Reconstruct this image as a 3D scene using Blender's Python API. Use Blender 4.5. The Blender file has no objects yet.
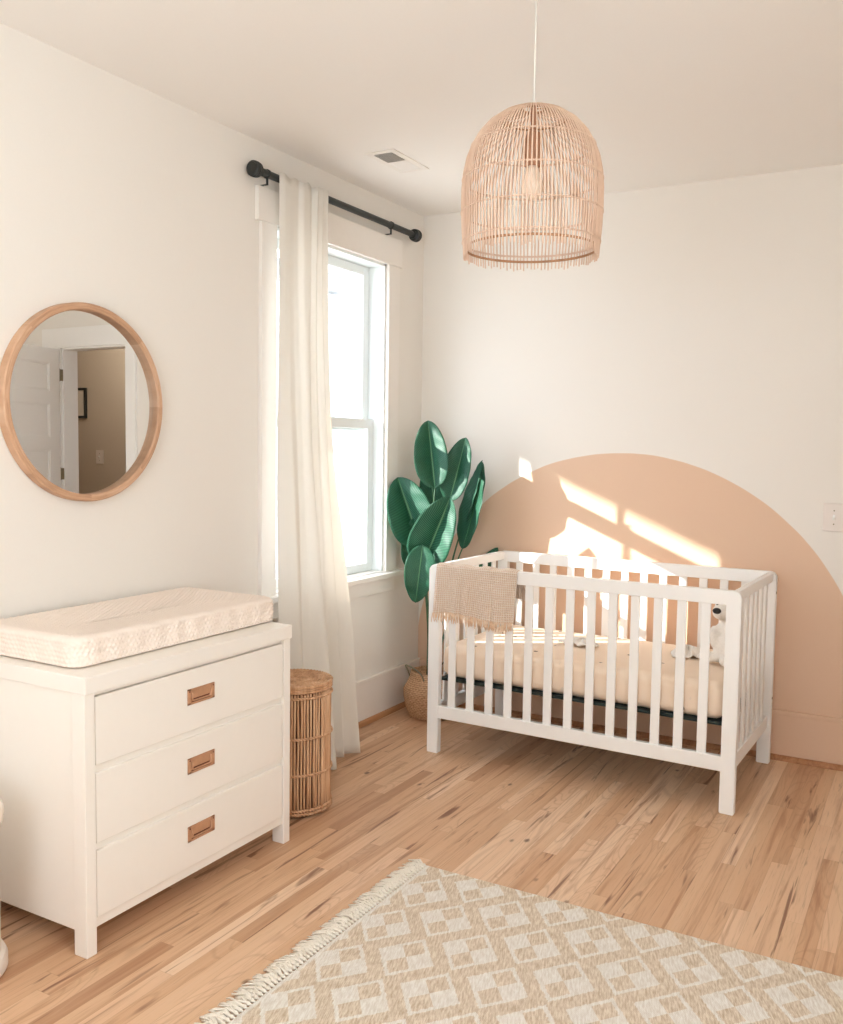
import bpy, bmesh, math, random
from mathutils import Vector, Matrix
random.seed(7)
S = bpy.context.scene
COL = S.collection
PI = math.pi

# ---------------------------------------------------------------- helpers
WLOC = {}

class MB:
    """collects shapes in world coordinates and links them as one mesh object"""
    def __init__(self):
        self.bm = bmesh.new()
    def _merge(self, t, M=None):
        if M is not None:
            bmesh.ops.transform(t, matrix=M, verts=t.verts)
        me = bpy.data.meshes.new('t'); t.to_mesh(me); t.free()
        self.bm.from_mesh(me); bpy.data.meshes.remove(me)
    def box(self, x0, x1, y0, y1, z0, z1, b=0.0, seg=2, M=None):
        t = bmesh.new()
        bmesh.ops.create_cube(t, size=1)
        for v in t.verts:
            v.co = Vector(((x0+x1)/2+v.co.x*(x1-x0), (y0+y1)/2+v.co.y*(y1-y0), (z0+z1)/2+v.co.z*(z1-z0)))
        if b > 0:
            bmesh.ops.bevel(t, geom=list(t.edges), offset=b, segments=seg, affect='EDGES', profile=0.5)
        self._merge(t, M); return self
    def cyl(self, p0, p1, r0, r1=None, n=20, cap=True):
        r1 = r0 if r1 is None else r1
        p0, p1 = Vector(p0), Vector(p1); d = p1-p0
        t = bmesh.new()
        bmesh.ops.create_cone(t, cap_ends=cap, segments=n, radius1=r0, radius2=r1, depth=d.length)
        M = Matrix.Translation((p0+p1)/2) @ d.to_track_quat('Z', 'Y').to_matrix().to_4x4()
        self._merge(t, M); return self
    def sphere(self, c, r, n=20, M=None):
        t = bmesh.new()
        bmesh.ops.create_uvsphere(t, u_segments=n, v_segments=max(8, n*2//3), radius=1)
        r = (r, r, r) if isinstance(r, (int, float)) else r
        T = Matrix.Translation(c) @ (M or Matrix()) @ Matrix.Diagonal((*r, 1))
        self._merge(t, T); return self
    def lathe(self, prof, c=(0, 0, 0), n=48, closed=False, M=None):
        t = bmesh.new(); rings = []
        for r, z in prof:
            rings.append([t.verts.new((r*math.cos(2*PI*k/n), r*math.sin(2*PI*k/n), z)) for k in range(n)])
        m = len(rings)
        for i in range(m if closed else m-1):
            a, b = rings[i], rings[(i+1) % m]
            for k in range(n):
                t.faces.new((a[k], a[(k+1) % n], b[(k+1) % n], b[k]))
        if not closed:
            if prof[0][0] > 1e-4: t.faces.new(list(reversed(rings[0])))
            if prof[-1][0] > 1e-4: t.faces.new(rings[-1])
        bmesh.ops.remove_doubles(t, verts=t.verts, dist=1e-6)
        bmesh.ops.recalc_face_normals(t, faces=t.faces)
        self._merge(t, Matrix.Translation(c) @ (M or Matrix())); return self
    def tube(self, pts, r, n=6, closed=False, cap=True):
        pts = [Vector(p) for p in pts]; m = len(pts)
        rr = r if isinstance(r, (list, tuple)) else [r]*m
        bm = self.bm; rings = []; up = None
        for i, p in enumerate(pts):
            if closed: tg = pts[(i+1) % m]-pts[i-1]
            else: tg = pts[min(i+1, m-1)]-pts[max(i-1, 0)]
            tg.normalize()
            if up is None:
                up = Vector((0, 0, 1)) if abs(tg.z) < .9 else Vector((1, 0, 0))
            up = (up-tg*up.dot(tg))
            if up.length < 1e-6: up = tg.orthogonal()
            up.normalize(); s = tg.cross(up)
            rings.append([bm.verts.new(p+(up*math.cos(2*PI*k/n)+s*math.sin(2*PI*k/n))*rr[i]) for k in range(n)])
        for i in range(m if closed else m-1):
            a, b = rings[i], rings[(i+1) % m]
            for k in range(n):
                bm.faces.new((a[k], a[(k+1) % n], b[(k+1) % n], b[k]))
        if cap and not closed:
            bm.faces.new(list(reversed(rings[0]))); bm.faces.new(rings[-1])
        return self
    def ring(self, c, R, r, n=64, k=6, ax='z'):
        pts = []
        for i in range(n):
            a = 2*PI*i/n
            pts.append((c[0]+R*math.cos(a), c[1]+R*math.sin(a), c[2]))
        return self.tube(pts, r, k, closed=True)
    def grid(self, fn, nu, nv, thick=0.0, uv=False):
        """fn(u,v)->(x,y,z); a sheet, given thickness when asked"""
        t = bmesh.new()
        G = [[t.verts.new(fn(i/nu, j/nv)) for j in range(nv+1)] for i in range(nu+1)]
        L = t.loops.layers.uv.new('UVMap') if uv else None
        for i in range(nu):
            for j in range(nv):
                f = t.faces.new((G[i][j], G[i+1][j], G[i+1][j+1], G[i][j+1]))
                if uv:
                    for lp, (a, b) in zip(f.loops, ((i, j), (i+1, j), (i+1, j+1), (i, j+1))):
                        lp[L].uv = (a/nu, b/nv)
        if thick:
            bmesh.ops.recalc_face_normals(t, faces=t.faces)
            bmesh.ops.solidify(t, geom=list(t.faces), thickness=thick)
        self._merge(t); return self
    def build(self, name, mat, parent=None, smooth=False, origin=None, fix=True, auto=None):
        bm = self.bm
        if fix: bmesh.ops.recalc_face_normals(bm, faces=bm.faces)
        co = [v.co for v in bm.verts]
        lo = Vector([min(c[i] for c in co) for i in range(3)]); hi = Vector([max(c[i] for c in co) for i in range(3)])
        o = Vector(origin) if origin else Vector(((lo.x+hi.x)/2, (lo.y+hi.y)/2, lo.z))
        for v in bm.verts: v.co -= o
        me = bpy.data.meshes.new(name); bm.to_mesh(me); bm.free()
        if smooth:
            me.polygons.foreach_set('use_smooth', [True]*len(me.polygons))
            if auto: me.set_sharp_from_angle(angle=math.radians(auto))
        for m in (mat if isinstance(mat, (list, tuple)) else [mat]): me.materials.append(m)
        ob = bpy.data.objects.new(name, me); COL.objects.link(ob)
        W = WLOC.get(parent.name, Vector()) if parent else Vector()
        ob.location = o-W; ob.parent = parent
        WLOC[ob.name] = o
        return ob

def tag(o, label=None, cat=None, group=None, kind=None):
    if label: o['label'] = label
    if cat: o['category'] = cat
    if group: o['group'] = group
    if kind: o['kind'] = kind
    return o

def thing(name, label, cat, loc, group=None):
    o = bpy.data.objects.new(name, None); COL.objects.link(o)
    o.location = loc; o.empty_display_size = .1
    WLOC[o.name] = Vector(loc)
    return tag(o, label, cat, group)

def struct(o): return tag(o, kind='structure')

def dup(o, off, parent=None):
    c = o.copy(); COL.objects.link(c)
    c.location = o.location+Vector(off)
    WLOC[c.name] = WLOC[o.name]+Vector(off)
    if parent is not None:
        c.parent = parent
        c.location = WLOC[c.name]-WLOC[parent.name]
    return c

# ---------------------------------------------------------------- materials
def lin(r, g, b):
    f = lambda c: (c/255/12.92) if c/255 <= .04045 else ((c/255+.055)/1.055)**2.4
    return (f(r), f(g), f(b), 1)

class NT:
    def __init__(self, name, rough=.5, spec=.5):
        self.m = bpy.data.materials.new(name); self.m.use_nodes = True
        self.n = self.m.node_tree.nodes; self.l = self.m.node_tree.links
        self.b = self.n['Principled BSDF']; self.out = self.n['Material Output']
        self.b.inputs['Roughness'].default_value = rough
        self.b.inputs['Specular IOR Level'].default_value = spec
    def put(self, sock, v):
        if isinstance(v, bpy.types.NodeSocket): self.l.new(v, sock)
        else: sock.default_value = v
    def node(self, t, **ins):
        n = self.n.new(t)
        for k, v in ins.items(): self.put(n.inputs[k.replace('_', ' ')], v)
        return n
    def math(self, op, a, b=0.0, c=0.0, clamp=False):
        n = self.n.new('ShaderNodeMath'); n.operation = op; n.use_clamp = clamp
        self.put(n.inputs[0], a); self.put(n.inputs[1], b); self.put(n.inputs[2], c)
        return n.outputs[0]
    def pos(self):
        return self.n.new('ShaderNodeNewGeometry').outputs['Position']
    def obj(self):
        return self.n.new('ShaderNodeTexCoord').outputs['Object']
    def sep(self, v):
        n = self.n.new('ShaderNodeSeparateXYZ'); self.put(n.inputs[0], v); return n.outputs
    def comb(self, x=0.0, y=0.0, z=0.0):
        n = self.n.new('ShaderNodeCombineXYZ')
        for i, v in enumerate((x, y, z)): self.put(n.inputs[i], v)
        return n.outputs[0]
    def scale(self, v, s):
        n = self.n.new('ShaderNodeVectorMath'); n.operation = 'MULTIPLY'
        self.put(n.inputs[0], v); self.put(n.inputs[1], s if isinstance(s, bpy.types.NodeSocket) else Vector(s)); return n.outputs[0]
    def noise(self, v, sc=5, det=2, rough=.5, dist=0.0):
        n = self.n.new('ShaderNodeTexNoise'); self.put(n.inputs['Vector'], v)
        n.inputs['Scale'].default_value = sc; n.inputs['Detail'].default_value = det
        n.inputs['Roughness'].default_value = rough; n.inputs['Distortion'].default_value = dist
        return n.outputs[0]
    def white(self, v):
        n = self.n.new('ShaderNodeTexWhiteNoise'); n.noise_dimensions = '3D'; self.put(n.inputs['Vector'], v); return n.outputs
    def mix(self, f, a, b):
        n = self.n.new('ShaderNodeMix'); n.data_type = 'RGBA'
        self.put(n.inputs['Factor'], f); self.put(n.inputs['A'], a); self.put(n.inputs['B'], b); return n.outputs['Result']
    def ramp(self, f, stops):
        n = self.n.new('ShaderNodeValToRGB'); self.put(n.inputs[0], f)
        e = n.color_ramp.elements
        while len(e) < len(stops): e.new(.5)
        for el, (p, c) in zip(e, stops): el.position = p; el.color = c
        return n.outputs[0]
    def step(self, v, a, b):
        n = self.n.new('ShaderNodeMapRange'); n.interpolation_type = 'SMOOTHSTEP'
        self.put(n.inputs[0], v); n.inputs[1].default_value = a; n.inputs[2].default_value = b
        return n.outputs[0]
    def color(self, c): self.put(self.b.inputs['Base Color'], c); return self
    def bump(self, h, strength=.3, dist=.002):
        n = self.n.new('ShaderNodeBump'); self.put(n.inputs['Height'], h)
        n.inputs['Strength'].default_value = strength; n.inputs['Distance'].default_value = dist
        self.l.new(n.outputs[0], self.b.inputs['Normal']); return self

def plain(name, c, rough=.5, spec=.5, var=.03, bump=0.0, nsc=40, metal=0.0):
    t = NT(name, rough, spec); p = t.obj()
    n = t.noise(p, nsc, 3)
    d = tuple(max(0, x*(1-2*var)) for x in c[:3])+(1,); e = tuple(min(1, x*(1+2*var)) for x in c[:3])+(1,)
    t.color(t.mix(n, d, e)); t.b.inputs['Metallic'].default_value = metal
    if bump: t.bump(n, bump, .001)
    return t.m

WALLC = lin(236, 229, 220)
M = {}
M['wall'] = plain('wall_paint', WALLC, .75, .25, .006, .06, 180)
M['ceiling'] = plain('ceiling_paint', lin(243, 238, 232), .85, .2, .006, .05, 120)
M['trim'] = plain('trim_paint', lin(239, 232, 224), .5, .4, .006)
M['white'] = plain('white_gloss_paint', lin(242, 238, 233), .35, .5, .005)
M['vinyl'] = plain('window_vinyl', lin(238, 242, 241), .35, .5, .004)
M['dresser'] = plain('dresser_lacquer', lin(244, 237, 228), .38, .5, .005)
M['crib'] = plain('crib_lacquer', lin(247, 245, 242), .4, .5, .005)
M['hall'] = plain('hall_paint', lin(205, 190, 172), .8, .2, .01)
M['black'] = plain('black_bronze', lin(38, 40, 38), .45, .5, .1)
M['cream_plastic'] = plain('cream_plastic', lin(240, 228, 216), .35, .5, .004)
M['switch'] = plain('switch_plastic', lin(232, 220, 210), .4, .5, .004)
M['cord'] = plain('white_cord', lin(232, 226, 216), .5)
M['dark_board'] = plain('dark_green_board', lin(30, 42, 40), .7)
M['plush'] = plain('white_plush', lin(244, 238, 230), .95, .1, .05, .6, 120)
M['nose'] = plain('black_nose', lin(18, 18, 20), .4)
M['grey_cloth'] = plain('pale_grey_cloth', lin(236, 230, 222), .95, .1, .03, .3, 90)
M['copper'] = plain('antique_copper', lin(204, 156, 122), .42, .5, .08, .1, 60, .35)
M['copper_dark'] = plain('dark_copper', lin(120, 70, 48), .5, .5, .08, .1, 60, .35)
M['brass'] = plain('brass_hinge', lin(150, 138, 112), .4, .5, .05, 0, 40, .5)
M['socket'] = plain('brown_wood_socket', lin(176, 128, 98), .6)
M['siding'] = None

# walls with the painted arch (a circle of paint on wall and baseboard)
def arch_mat(name, base):
    t = NT(name, .75, .25); p = t.sep(t.pos())
    dx = t.math('SUBTRACT', p[0], 1.14); dz = t.math('SUBTRACT', p[2], .24)
    r = t.math('SQRT', t.math('ADD', t.math('MULTIPLY', dx, dx), t.math('MULTIPLY', dz, dz)))
    wob = t.math('MULTIPLY', t.math('SUBTRACT', t.noise(t.pos(), 6, 1), .5), .008)
    f = t.step(t.math('ADD', r, wob), 1.151, 1.155)
    below = t.math('LESS_THAN', p[2], .24)
    ax = t.step(t.math('ABSOLUTE', dx), 1.151, 1.155)
    f2 = t.mix(below, f, ax)
    n = t.noise(t.pos(), 160, 3)
    c = t.mix(n, lin(224, 190, 163), lin(227, 194, 167))
    t.color(t.mix(f2, c, base)); t.bump(n, .06, .001)
    return t.m
M['arch_wall'] = arch_mat('arch_wall_paint', WALLC)
M['arch_trim'] = arch_mat('arch_trim_paint', lin(239, 232, 224))

def wood(name, c0, c1, c2, axis=1, rough=.5, sc=1.0):
    t = NT(name, rough, .35); p = t.obj()
    s = [26*sc]*3; s[axis] = 2.2*sc
    n = t.noise(t.scale(p, s), 1.0, 5, .62, .6)
    fine = t.noise(t.scale(p, [k*5 for k in s]), 1.0, 2)
    f = t.math('ADD', t.math('MULTIPLY', n, .8), t.math('MULTIPLY', fine, .2))
    t.color(t.ramp(f, [(.3, c0), (.5, c1), (.7, c2)])); t.bump(f, .12, .001)
    return t.m
M['oak_frame'] = None

def ring_wood():
    t = NT('mirror_oak', .5, .35); p = t.sep(t.obj())
    a = t.math('ARCTAN2', p[2], p[1]); seg = t.math('FLOOR', t.math('MULTIPLY', a, 8/(2*PI)))
    r = t.math('SQRT', t.math('ADD', t.math('MULTIPLY', p[1], p[1]), t.math('MULTIPLY', p[2], p[2])))
    w = t.white(t.comb(seg, 3.0, 1.0))[0]
    n = t.noise(t.comb(t.math('MULTIPLY', r, 140), t.math('MULTIPLY', a, 3.5), t.math('MULTIPLY', seg, 7.3)), 1.0, 4, .6, .4)
    f = t.math('ADD', t.math('MULTIPLY', n, .75), t.math('MULTIPLY', w, .25))
    t.color(t.ramp(f, [(.25, lin(176, 134, 104)), (.5, lin(202, 160, 128)), (.75, lin(218, 180, 150))]))
    return t.m
M['oak_frame'] = ring_wood()
M['rattan'] = wood('rattan_light', lin(214, 178, 152), lin(226, 194, 170), lin(236, 208, 186), 2, .55)
M['rattan_dark'] = wood('rattan_binding', lin(160, 116, 82), lin(180, 134, 98), lin(198, 152, 116), 2, .6)
M['wicker'] = wood('wicker_brown', lin(160, 112, 78), lin(208, 162, 124), lin(230, 192, 156), 2, .5)
M['shoe'] = wood('oak_shoe_moulding', lin(150, 100, 66), lin(178, 126, 88), lin(196, 146, 104), 1, .5)

def floor_mat():
    t = NT('hickory_strip_floor', .42, .4); p = t.sep(t.pos())
    W = .0505
    fx = t.math('DIVIDE', p[0], W); ix = t.math('FLOOR', fx); ux = t.math('FRACT', fx)
    off = t.math('MULTIPLY', t.white(t.comb(ix, 0.5, 9.0))[0], 7.0)
    ln = t.math('ADD', .62, t.math('MULTIPLY', t.white(t.comb(ix, 4.5, 2.0))[0], .7))
    fy = t.math('DIVIDE', t.math('ADD', p[1], off), ln)
    iy = t.math('FLOOR', fy); uy = t.math('FRACT', fy)
    rnd = t.white(t.comb(ix, iy, 1.0))
    rv = rnd[0]; rc = t.sep(rnd[1])
    shift = t.math('MULTIPLY', rv, 43.0)
    gx = t.math('MULTIPLY', p[0], 24.0); gy = t.math('MULTIPLY', p[1], 1.0)
    grain = t.noise(t.comb(gx, gy, shift), 1.0, 4, .6, 1.2)
    fine = t.noise(t.comb(t.math('MULTIPLY', p[0], 240), t.math('MULTIPLY', p[1], 9), shift), 1.0, 3, .6)
    # cathedral rings in some boards
    wv = t.noise(t.comb(t.math('MULTIPLY', p[0], 9.0), t.math('MULTIPLY', p[1], 1.6), shift), 1.0, 1, .5, .3)
    rings = t.math('PINGPONG', t.math('MULTIPLY', wv, 16.0), .5)
    base = t.ramp(rv, [(0, lin(184, 138, 104)), (.15, lin(210, 166, 130)), (.6, lin(218, 177, 141)), (.85, lin(226, 187, 153)), (1, lin(234, 200, 168))])
    c = t.mix(t.math('MULTIPLY', t.step(grain, .5, .74), .62), base, lin(160, 104, 70))
    c = t.mix(t.math('MULTIPLY', t.step(grain, .5, .28), .3), c, lin(226, 192, 160))
    c = t.mix(t.math('MULTIPLY', t.math('MULTIPLY', t.step(rings, .3, .5), t.math('GREATER_THAN', rc[1], .6)), .25), c, lin(166, 122, 92))
    c = t.mix(t.math('MULTIPLY', t.step(fine, .52, .72), .22), c, lin(150, 106, 78))
    # mineral streaks and knots
    st = t.noise(t.comb(t.math('MULTIPLY', p[0], 17.0), t.math('MULTIPLY', p[1], 1.25), t.math('ADD', shift, 11.0)), 1.0, 3, .55, 1.6)
    c = t.mix(t.math('MULTIPLY', t.step(st, .60, .70), .8), c, lin(116, 66, 42))
    v = t.n.new('ShaderNodeTexVoronoi'); v.inputs['Scale'].default_value = 1.0
    t.put(v.inputs['Vector'], t.comb(t.math('MULTIPLY', p[0], 7.0), t.math('MULTIPLY', p[1], 4.0), 0.0))
    kn = t.math('ADD', v.outputs['Distance'], t.math('MULTIPLY', t.math('SUBTRACT', fine, .5), .06))
    kmask = t.math('MULTIPLY', t.step(kn, .09, .03), t.math('GREATER_THAN', t.sep(v.outputs['Color'])[0], .62))
    c = t.mix(t.math('MULTIPLY', kmask, .8), c, lin(84, 48, 30))
    # board joints
    ex = t.math('MULTIPLY', t.math('MINIMUM', ux, t.math('SUBTRACT', 1.0, ux)), W)
    ey = t.math('MULTIPLY', t.math('MINIMUM', uy, t.math('SUBTRACT', 1.0, uy)), ln)
    e = t.step(t.math('MINIMUM', ex, ey), .0, .0011)
    c = t.mix(t.math('ADD', t.math('MULTIPLY', e, .4), .6), lin(140, 96, 68), c)
    t.color(c)
    t.bump(t.math('ADD', t.math('MULTIPLY', e, .7), t.math('MULTIPLY', fine, .3)), .25, .0006)
    return t.m
M['floor'] = floor_mat()

def rug_mat():
    t = NT('diamond_rug_weave', .95, .1); p = t.sep(t.pos())
    X0, Y0 = 1.439, -2.226
    # two interleaved lattices of diamonds
    def cell(ox, oy):
        a = t.math('SUBTRACT', p[0], X0+ox); b = t.math('SUBTRACT', p[1], Y0+oy)
        a = t.math('SUBTRACT', t.math('MULTIPLY', t.math('FRACT', t.math('ADD', t.math('DIVIDE', a, .2755), 50.5)), .2755), .2755/2)
        b = t.math('SUBTRACT', t.math('MULTIPLY', t.math('FRACT', t.math('ADD', t.math('DIVIDE', b, .230), 50.5)), .230), .115)
        return t.math('DIVIDE', a, .084), t.math('DIVIDE', b, .104)
    jag = t.math('MULTIPLY', t.math('SUBTRACT', t.noise(t.comb(t.math('MULTIPLY', p[0], 150), t.math('MULTIPLY', p[1], 90), 0.0), 1.0, 2), .5), .22)
    tot = None
    for o in ((0, 0), (.13775, .115)):
        a, b = cell(*o)
        d = t.math('ADD', t.math('ADD', t.math('ABSOLUTE', a), t.math('ABSOLUTE', b)), jag)
        line = t.math('MULTIPLY', t.step(d, .84, .88), t.step(d, 1.06, 1.02))
        u = t.math('ADD', a, b); v = t.math('SUBTRACT', a, b)
        au = t.math('ADD', t.math('ABSOLUTE', u), jag); av = t.math('ADD', t.math('ABSOLUTE', v), jag)
        same = t.math('GREATER_THAN', t.math('MULTIPLY', u, v), 0.0)
        chk = t.math('MULTIPLY', same, t.math('MULTIPLY', t.step(au, .89, .86), t.step(av, .89, .86)))
        m = t.math('MAXIMUM', line, chk)
        tot = m if tot is None else t.math('MAXIMUM', tot, m)
    wx = t.math('SINE', t.math('MULTIPLY', p[0], 2*PI/.0075)); wy = t.math('SINE', t.math('MULTIPLY', p[1], 2*PI/.0058))
    dg = t.math('ADD', p[0], t.math('MULTIPLY', p[1], .35)); dh = t.math('SUBTRACT', p[1], t.math('MULTIPLY', p[0], .35))
    yarn = t.step(t.noise(t.comb(t.math('MULTIPLY', dg, 190), t.math('MULTIPLY', dh, 28), 0.0), 1.0, 3, .65), .3, .7)
    tan = t.mix(yarn, lin(204, 180, 153), lin(242, 227, 208)); ivo = t.mix(yarn, lin(228, 217, 204), lin(249, 243, 235))
    # plain ivory band along the fringed end
    tot = t.math('MAXIMUM', tot, t.step(p[0], 1.096, 1.088))
    t.color(t.mix(tot, tan, ivo))
    h = t.math('ADD', t.math('MULTIPLY', wx, wy), t.math('MULTIPLY', yarn, 1.2))
    t.bump(h, .55, .002)
    return t.m
M['rug'] = rug_mat()
M['fringe'] = plain('ivory_yarn', lin(236, 226, 212), .95, .1, .08, .3, 300)

def fabric(name, c, trans=.35, warp=900.0, bump=.2):
    t = NT(name, .9, .1); p = t.sep(t.obj())
    n = t.noise(t.obj(), 300, 2)
    d = tuple(x*.97 for x in c[:3])+(1,)
    col = t.mix(n, d, c); t.color(col)
    w = t.math('MULTIPLY', t.math('SINE', t.math('MULTIPLY', p[1], warp)), t.math('SINE', t.math('MULTIPLY', p[2], warp)))
    t.bump(w, bump, .0006)
    if trans:
        tr = t.n.new('ShaderNodeBsdfTranslucent'); t.put(tr.inputs[0], col)
        mx = t.n.new('ShaderNodeMixShader'); mx.inputs[0].default_value = trans
        t.l.new(t.b.outputs[0], mx.inputs[1]); t.l.new(tr.outputs[0], mx.inputs[2]); t.l.new(mx.outputs[0], t.out.inputs[0])
    return t.m
M['curtain'] = fabric('white_curtain_cotton', lin(246, 241, 233), .3)
M['pad'] = fabric('blush_minky', lin(246, 230, 217), 0, 2500)

def sheet_mat():
    t = NT('printed_crib_sheet', .9, .1); p = t.pos()
    v = t.n.new('ShaderNodeTexVoronoi'); v.inputs['Scale'].default_value = 13.0; t.put(v.inputs['Vector'], p)
    n = t.noise(p, 60, 2)
    d = t.math('ADD', v.outputs['Distance'], t.math('MULTIPLY', t.math('SUBTRACT', n, .5), .22))
    m = t.math('MULTIPLY', t.step(d, .17, .12), t.math('GREATER_THAN', t.sep(v.outputs['Color'])[0], .45))
    k = t.mix(t.math('GREATER_THAN', t.sep(v.outputs['Color'])[1], .55), lin(226, 208, 190), lin(120, 104, 92))
    t.color(t.mix(m, lin(240, 218, 196), k)); t.bump(t.noise(p, 14, 2), .25, .006)
    return t.m
M['sheet'] = sheet_mat()

def waffle_mat():
    t = NT('waffle_weave_cotton', .95, .1); p = t.sep(t.obj())
    uvn = t.n.new('ShaderNodeUVMap'); uv = t.sep(uvn.outputs[0])
    a = t.math('ABSOLUTE', t.math('SINE', t.math('MULTIPLY', uv[0], PI*44))); b = t.math('ABSOLUTE', t.math('SINE', t.math('MULTIPLY', uv[1], PI*60)))
    h = t.math('MINIMUM', a, b); n = t.noise(t.obj(), 160, 3)
    f = t.math('MULTIPLY', t.step(t.math('ADD', h, t.math('MULTIPLY', t.math('SUBTRACT', n, .5), .5)), .1, .55), 1.0)
    t.color(t.mix(f, lin(248, 236, 222), lin(232, 202, 178)))
    t.bump(t.math('SUBTRACT', n, h), .9, .004)
    return t.m
M['blanket'] = waffle_mat()
M['blanket_fringe'] = plain('peach_cotton_yarn', lin(232, 200, 170), .95, .1, .1, .2, 200)

def leaf_mat():
    t = NT('banana_leaf', .46, .4)
    uvn = t.n.new('ShaderNodeUVMap'); uv = t.sep(uvn.outputs[0])
    cx = t.math('ABSOLUTE', t.math('SUBTRACT', uv[0], .5))
    ph = t.math('SUBTRACT', t.math('MULTIPLY', uv[1], 44.0), t.math('MULTIPLY', cx, 16.0))
    st = t.math('PINGPONG', ph, .5)
    n = t.noise(t.obj(), 14, 2)
    c = t.mix(t.step(st, .02, .22), lin(92, 158, 112), lin(16, 72, 56))
    c = t.mix(t.math('MULTIPLY', n, .5), c, lin(10, 60, 48))
    rib = t.step(cx, .022, .010)
    c = t.mix(rib, c, lin(96, 150, 104)); t.color(c)
    t.bump(st, .35, .003)
    tr = t.n.new('ShaderNodeBsdfTranslucent'); t.put(tr.inputs[0], t.mix(.5, c, lin(90, 160, 60)))
    mx = t.n.new('ShaderNodeMixShader'); mx.inputs[0].default_value = .14
    t.l.new(t.b.outputs[0], mx.inputs[1]); t.l.new(tr.outputs[0], mx.inputs[2]); t.l.new(mx.outputs[0], t.out.inputs[0])
    return t.m
M['leaf'] = leaf_mat()
M['handle_rope'] = plain('grey_green_rope', lin(138, 134, 116), .9, .1, .1)
M['stem'] = plain('green_stem', lin(62, 96, 66), .5, .4, .1)

def basket_mat():
    t = NT('seagrass_weave', .85, .2); p = t.sep(t.obj())
    a = t.math('ARCTAN2', p[1], p[0])
    row = t.math('FLOOR', t.math('DIVIDE', p[2], .0095))
    s = t.math('SINE', t.math('ADD', t.math('MULTIPLY', a, 44), t.math('MULTIPLY', row, PI)))
    z = t.math('SINE', t.math('MULTIPLY', p[2], 2*PI/.0095))
    n = t.noise(t.obj(), 90, 3)
    h = t.math('ADD', t.math('MULTIPLY', s, .35), t.math('MULTIPLY', z, .6))
    f = t.math('ADD', t.math('MULTIPLY', h, .28), n)
    t.color(t.ramp(f, [(.1, lin(160, 116, 82)), (.5, lin(206, 164, 128)), (.85, lin(226, 190, 156))]))
    t.bump(h, .7, .004)
    return t.m
M['basket'] = basket_mat()

def mirror_mat():
    t = NT('silvered_glass', .0, .5); t.color((.93, .94, .93, 1)); t.b.inputs['Metallic'].default_value = 1
    t.b.inputs['Roughness'].default_value = .0
    return t.m
M['mirror'] = mirror_mat()

def glass_mat():
    t = NT('window_glass')
    tr = t.n.new('ShaderNodeBsdfTransparent'); tr.inputs[0].default_value = (.96, .98, .975, 1)
    gl = t.n.new('ShaderNodeBsdfGlossy'); gl.inputs['Roughness'].default_value = .02
    lw = t.n.new('ShaderNodeLayerWeight'); lw.inputs[0].default_value = .5
    fr = t.math('ADD', t.math('MULTIPLY', t.math('POWER', lw.outputs['Facing'], 4.0), .4), .02)
    mx = t.n.new('ShaderNodeMixShader')
    t.l.new(fr, mx.inputs[0]); t.l.new(tr.outputs[0], mx.inputs[1]); t.l.new(gl.outputs[0], mx.inputs[2])
    t.l.new(mx.outputs[0], t.out.inputs[0]); return t.m
M['glass'] = glass_mat()

def bulb_mat():
    t = NT('warm_bulb', .3); t.color(lin(246, 226, 206))
    return t.m
M['bulb'] = bulb_mat()

def siding_mat():
    t = NT('white_lap_siding', .7, .2); p = t.sep(t.pos())
    f = t.math('FRACT', t.math('DIVIDE', p[2], .15))
    t.color(t.mix(t.step(f, .0, .08), lin(200, 206, 210), lin(240, 242, 242))); t.bump(f, .5, .01); return t.m
M['siding'] = siding_mat()
M['porch'] = plain('porch_white', lin(236, 238, 238), .6)
M['porch_grey'] = plain('porch_beam_grey', lin(150, 150, 147), .6)
M['shingle'] = plain('grey_shingle', lin(120, 118, 116), .9)
M['ground'] = plain('pale_concrete', lin(205, 203, 198), .95, .1, .05, .3, 3)

def stipple_mat(name, c):   # quilted minky dots handled in mesh; this adds nap
    return plain(name, c, .95, .1, .03, .3, 240)
M['paper'] = plain('print_paper', lin(226, 216, 200), .8)

# ---------------------------------------------------------------- room shell
H = 2.658; XR = 3.75; YF = -5.3
def box_obj(name, mat, *b, parent=None, bev=0.0):
    return MB().box(*b, b=bev).build(name, mat, parent)
struct(box_obj('floor', M['floor'], -.15, XR+.15, YF-.15, 2.0, -.1, 0))
struct(box_obj('ceiling', M['ceiling'], -.15, XR+.15, YF-.15, 2.0, H, H+.1))
# left wall with the window opening
WY0, WY1, WZ0, WZ1 = -1.295, -.385, .757, 2.334
m = MB()
m.box(-.15, 0, YF-.15, WY0, 0, H); m.box(-.15, 0, WY1, .12, 0, H)
m.box(-.15, 0, WY0, WY1, 0, WZ0); m.box(-.15, 0, WY0, WY1, WZ1, H)
struct(m.build('wall_left', M['wall']))
# back wall with the doorway
DX0, DX1, DZ = 2.292, 2.93, 2.065
m = MB()
m.box(0, DX0, 0, .12, 0, H); m.box(DX1, XR, 0, .12, 0, H); m.box(DX0, DX1, 0, .12, DZ, H)
struct(m.build('wall_back', M['arch_wall']))
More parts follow.
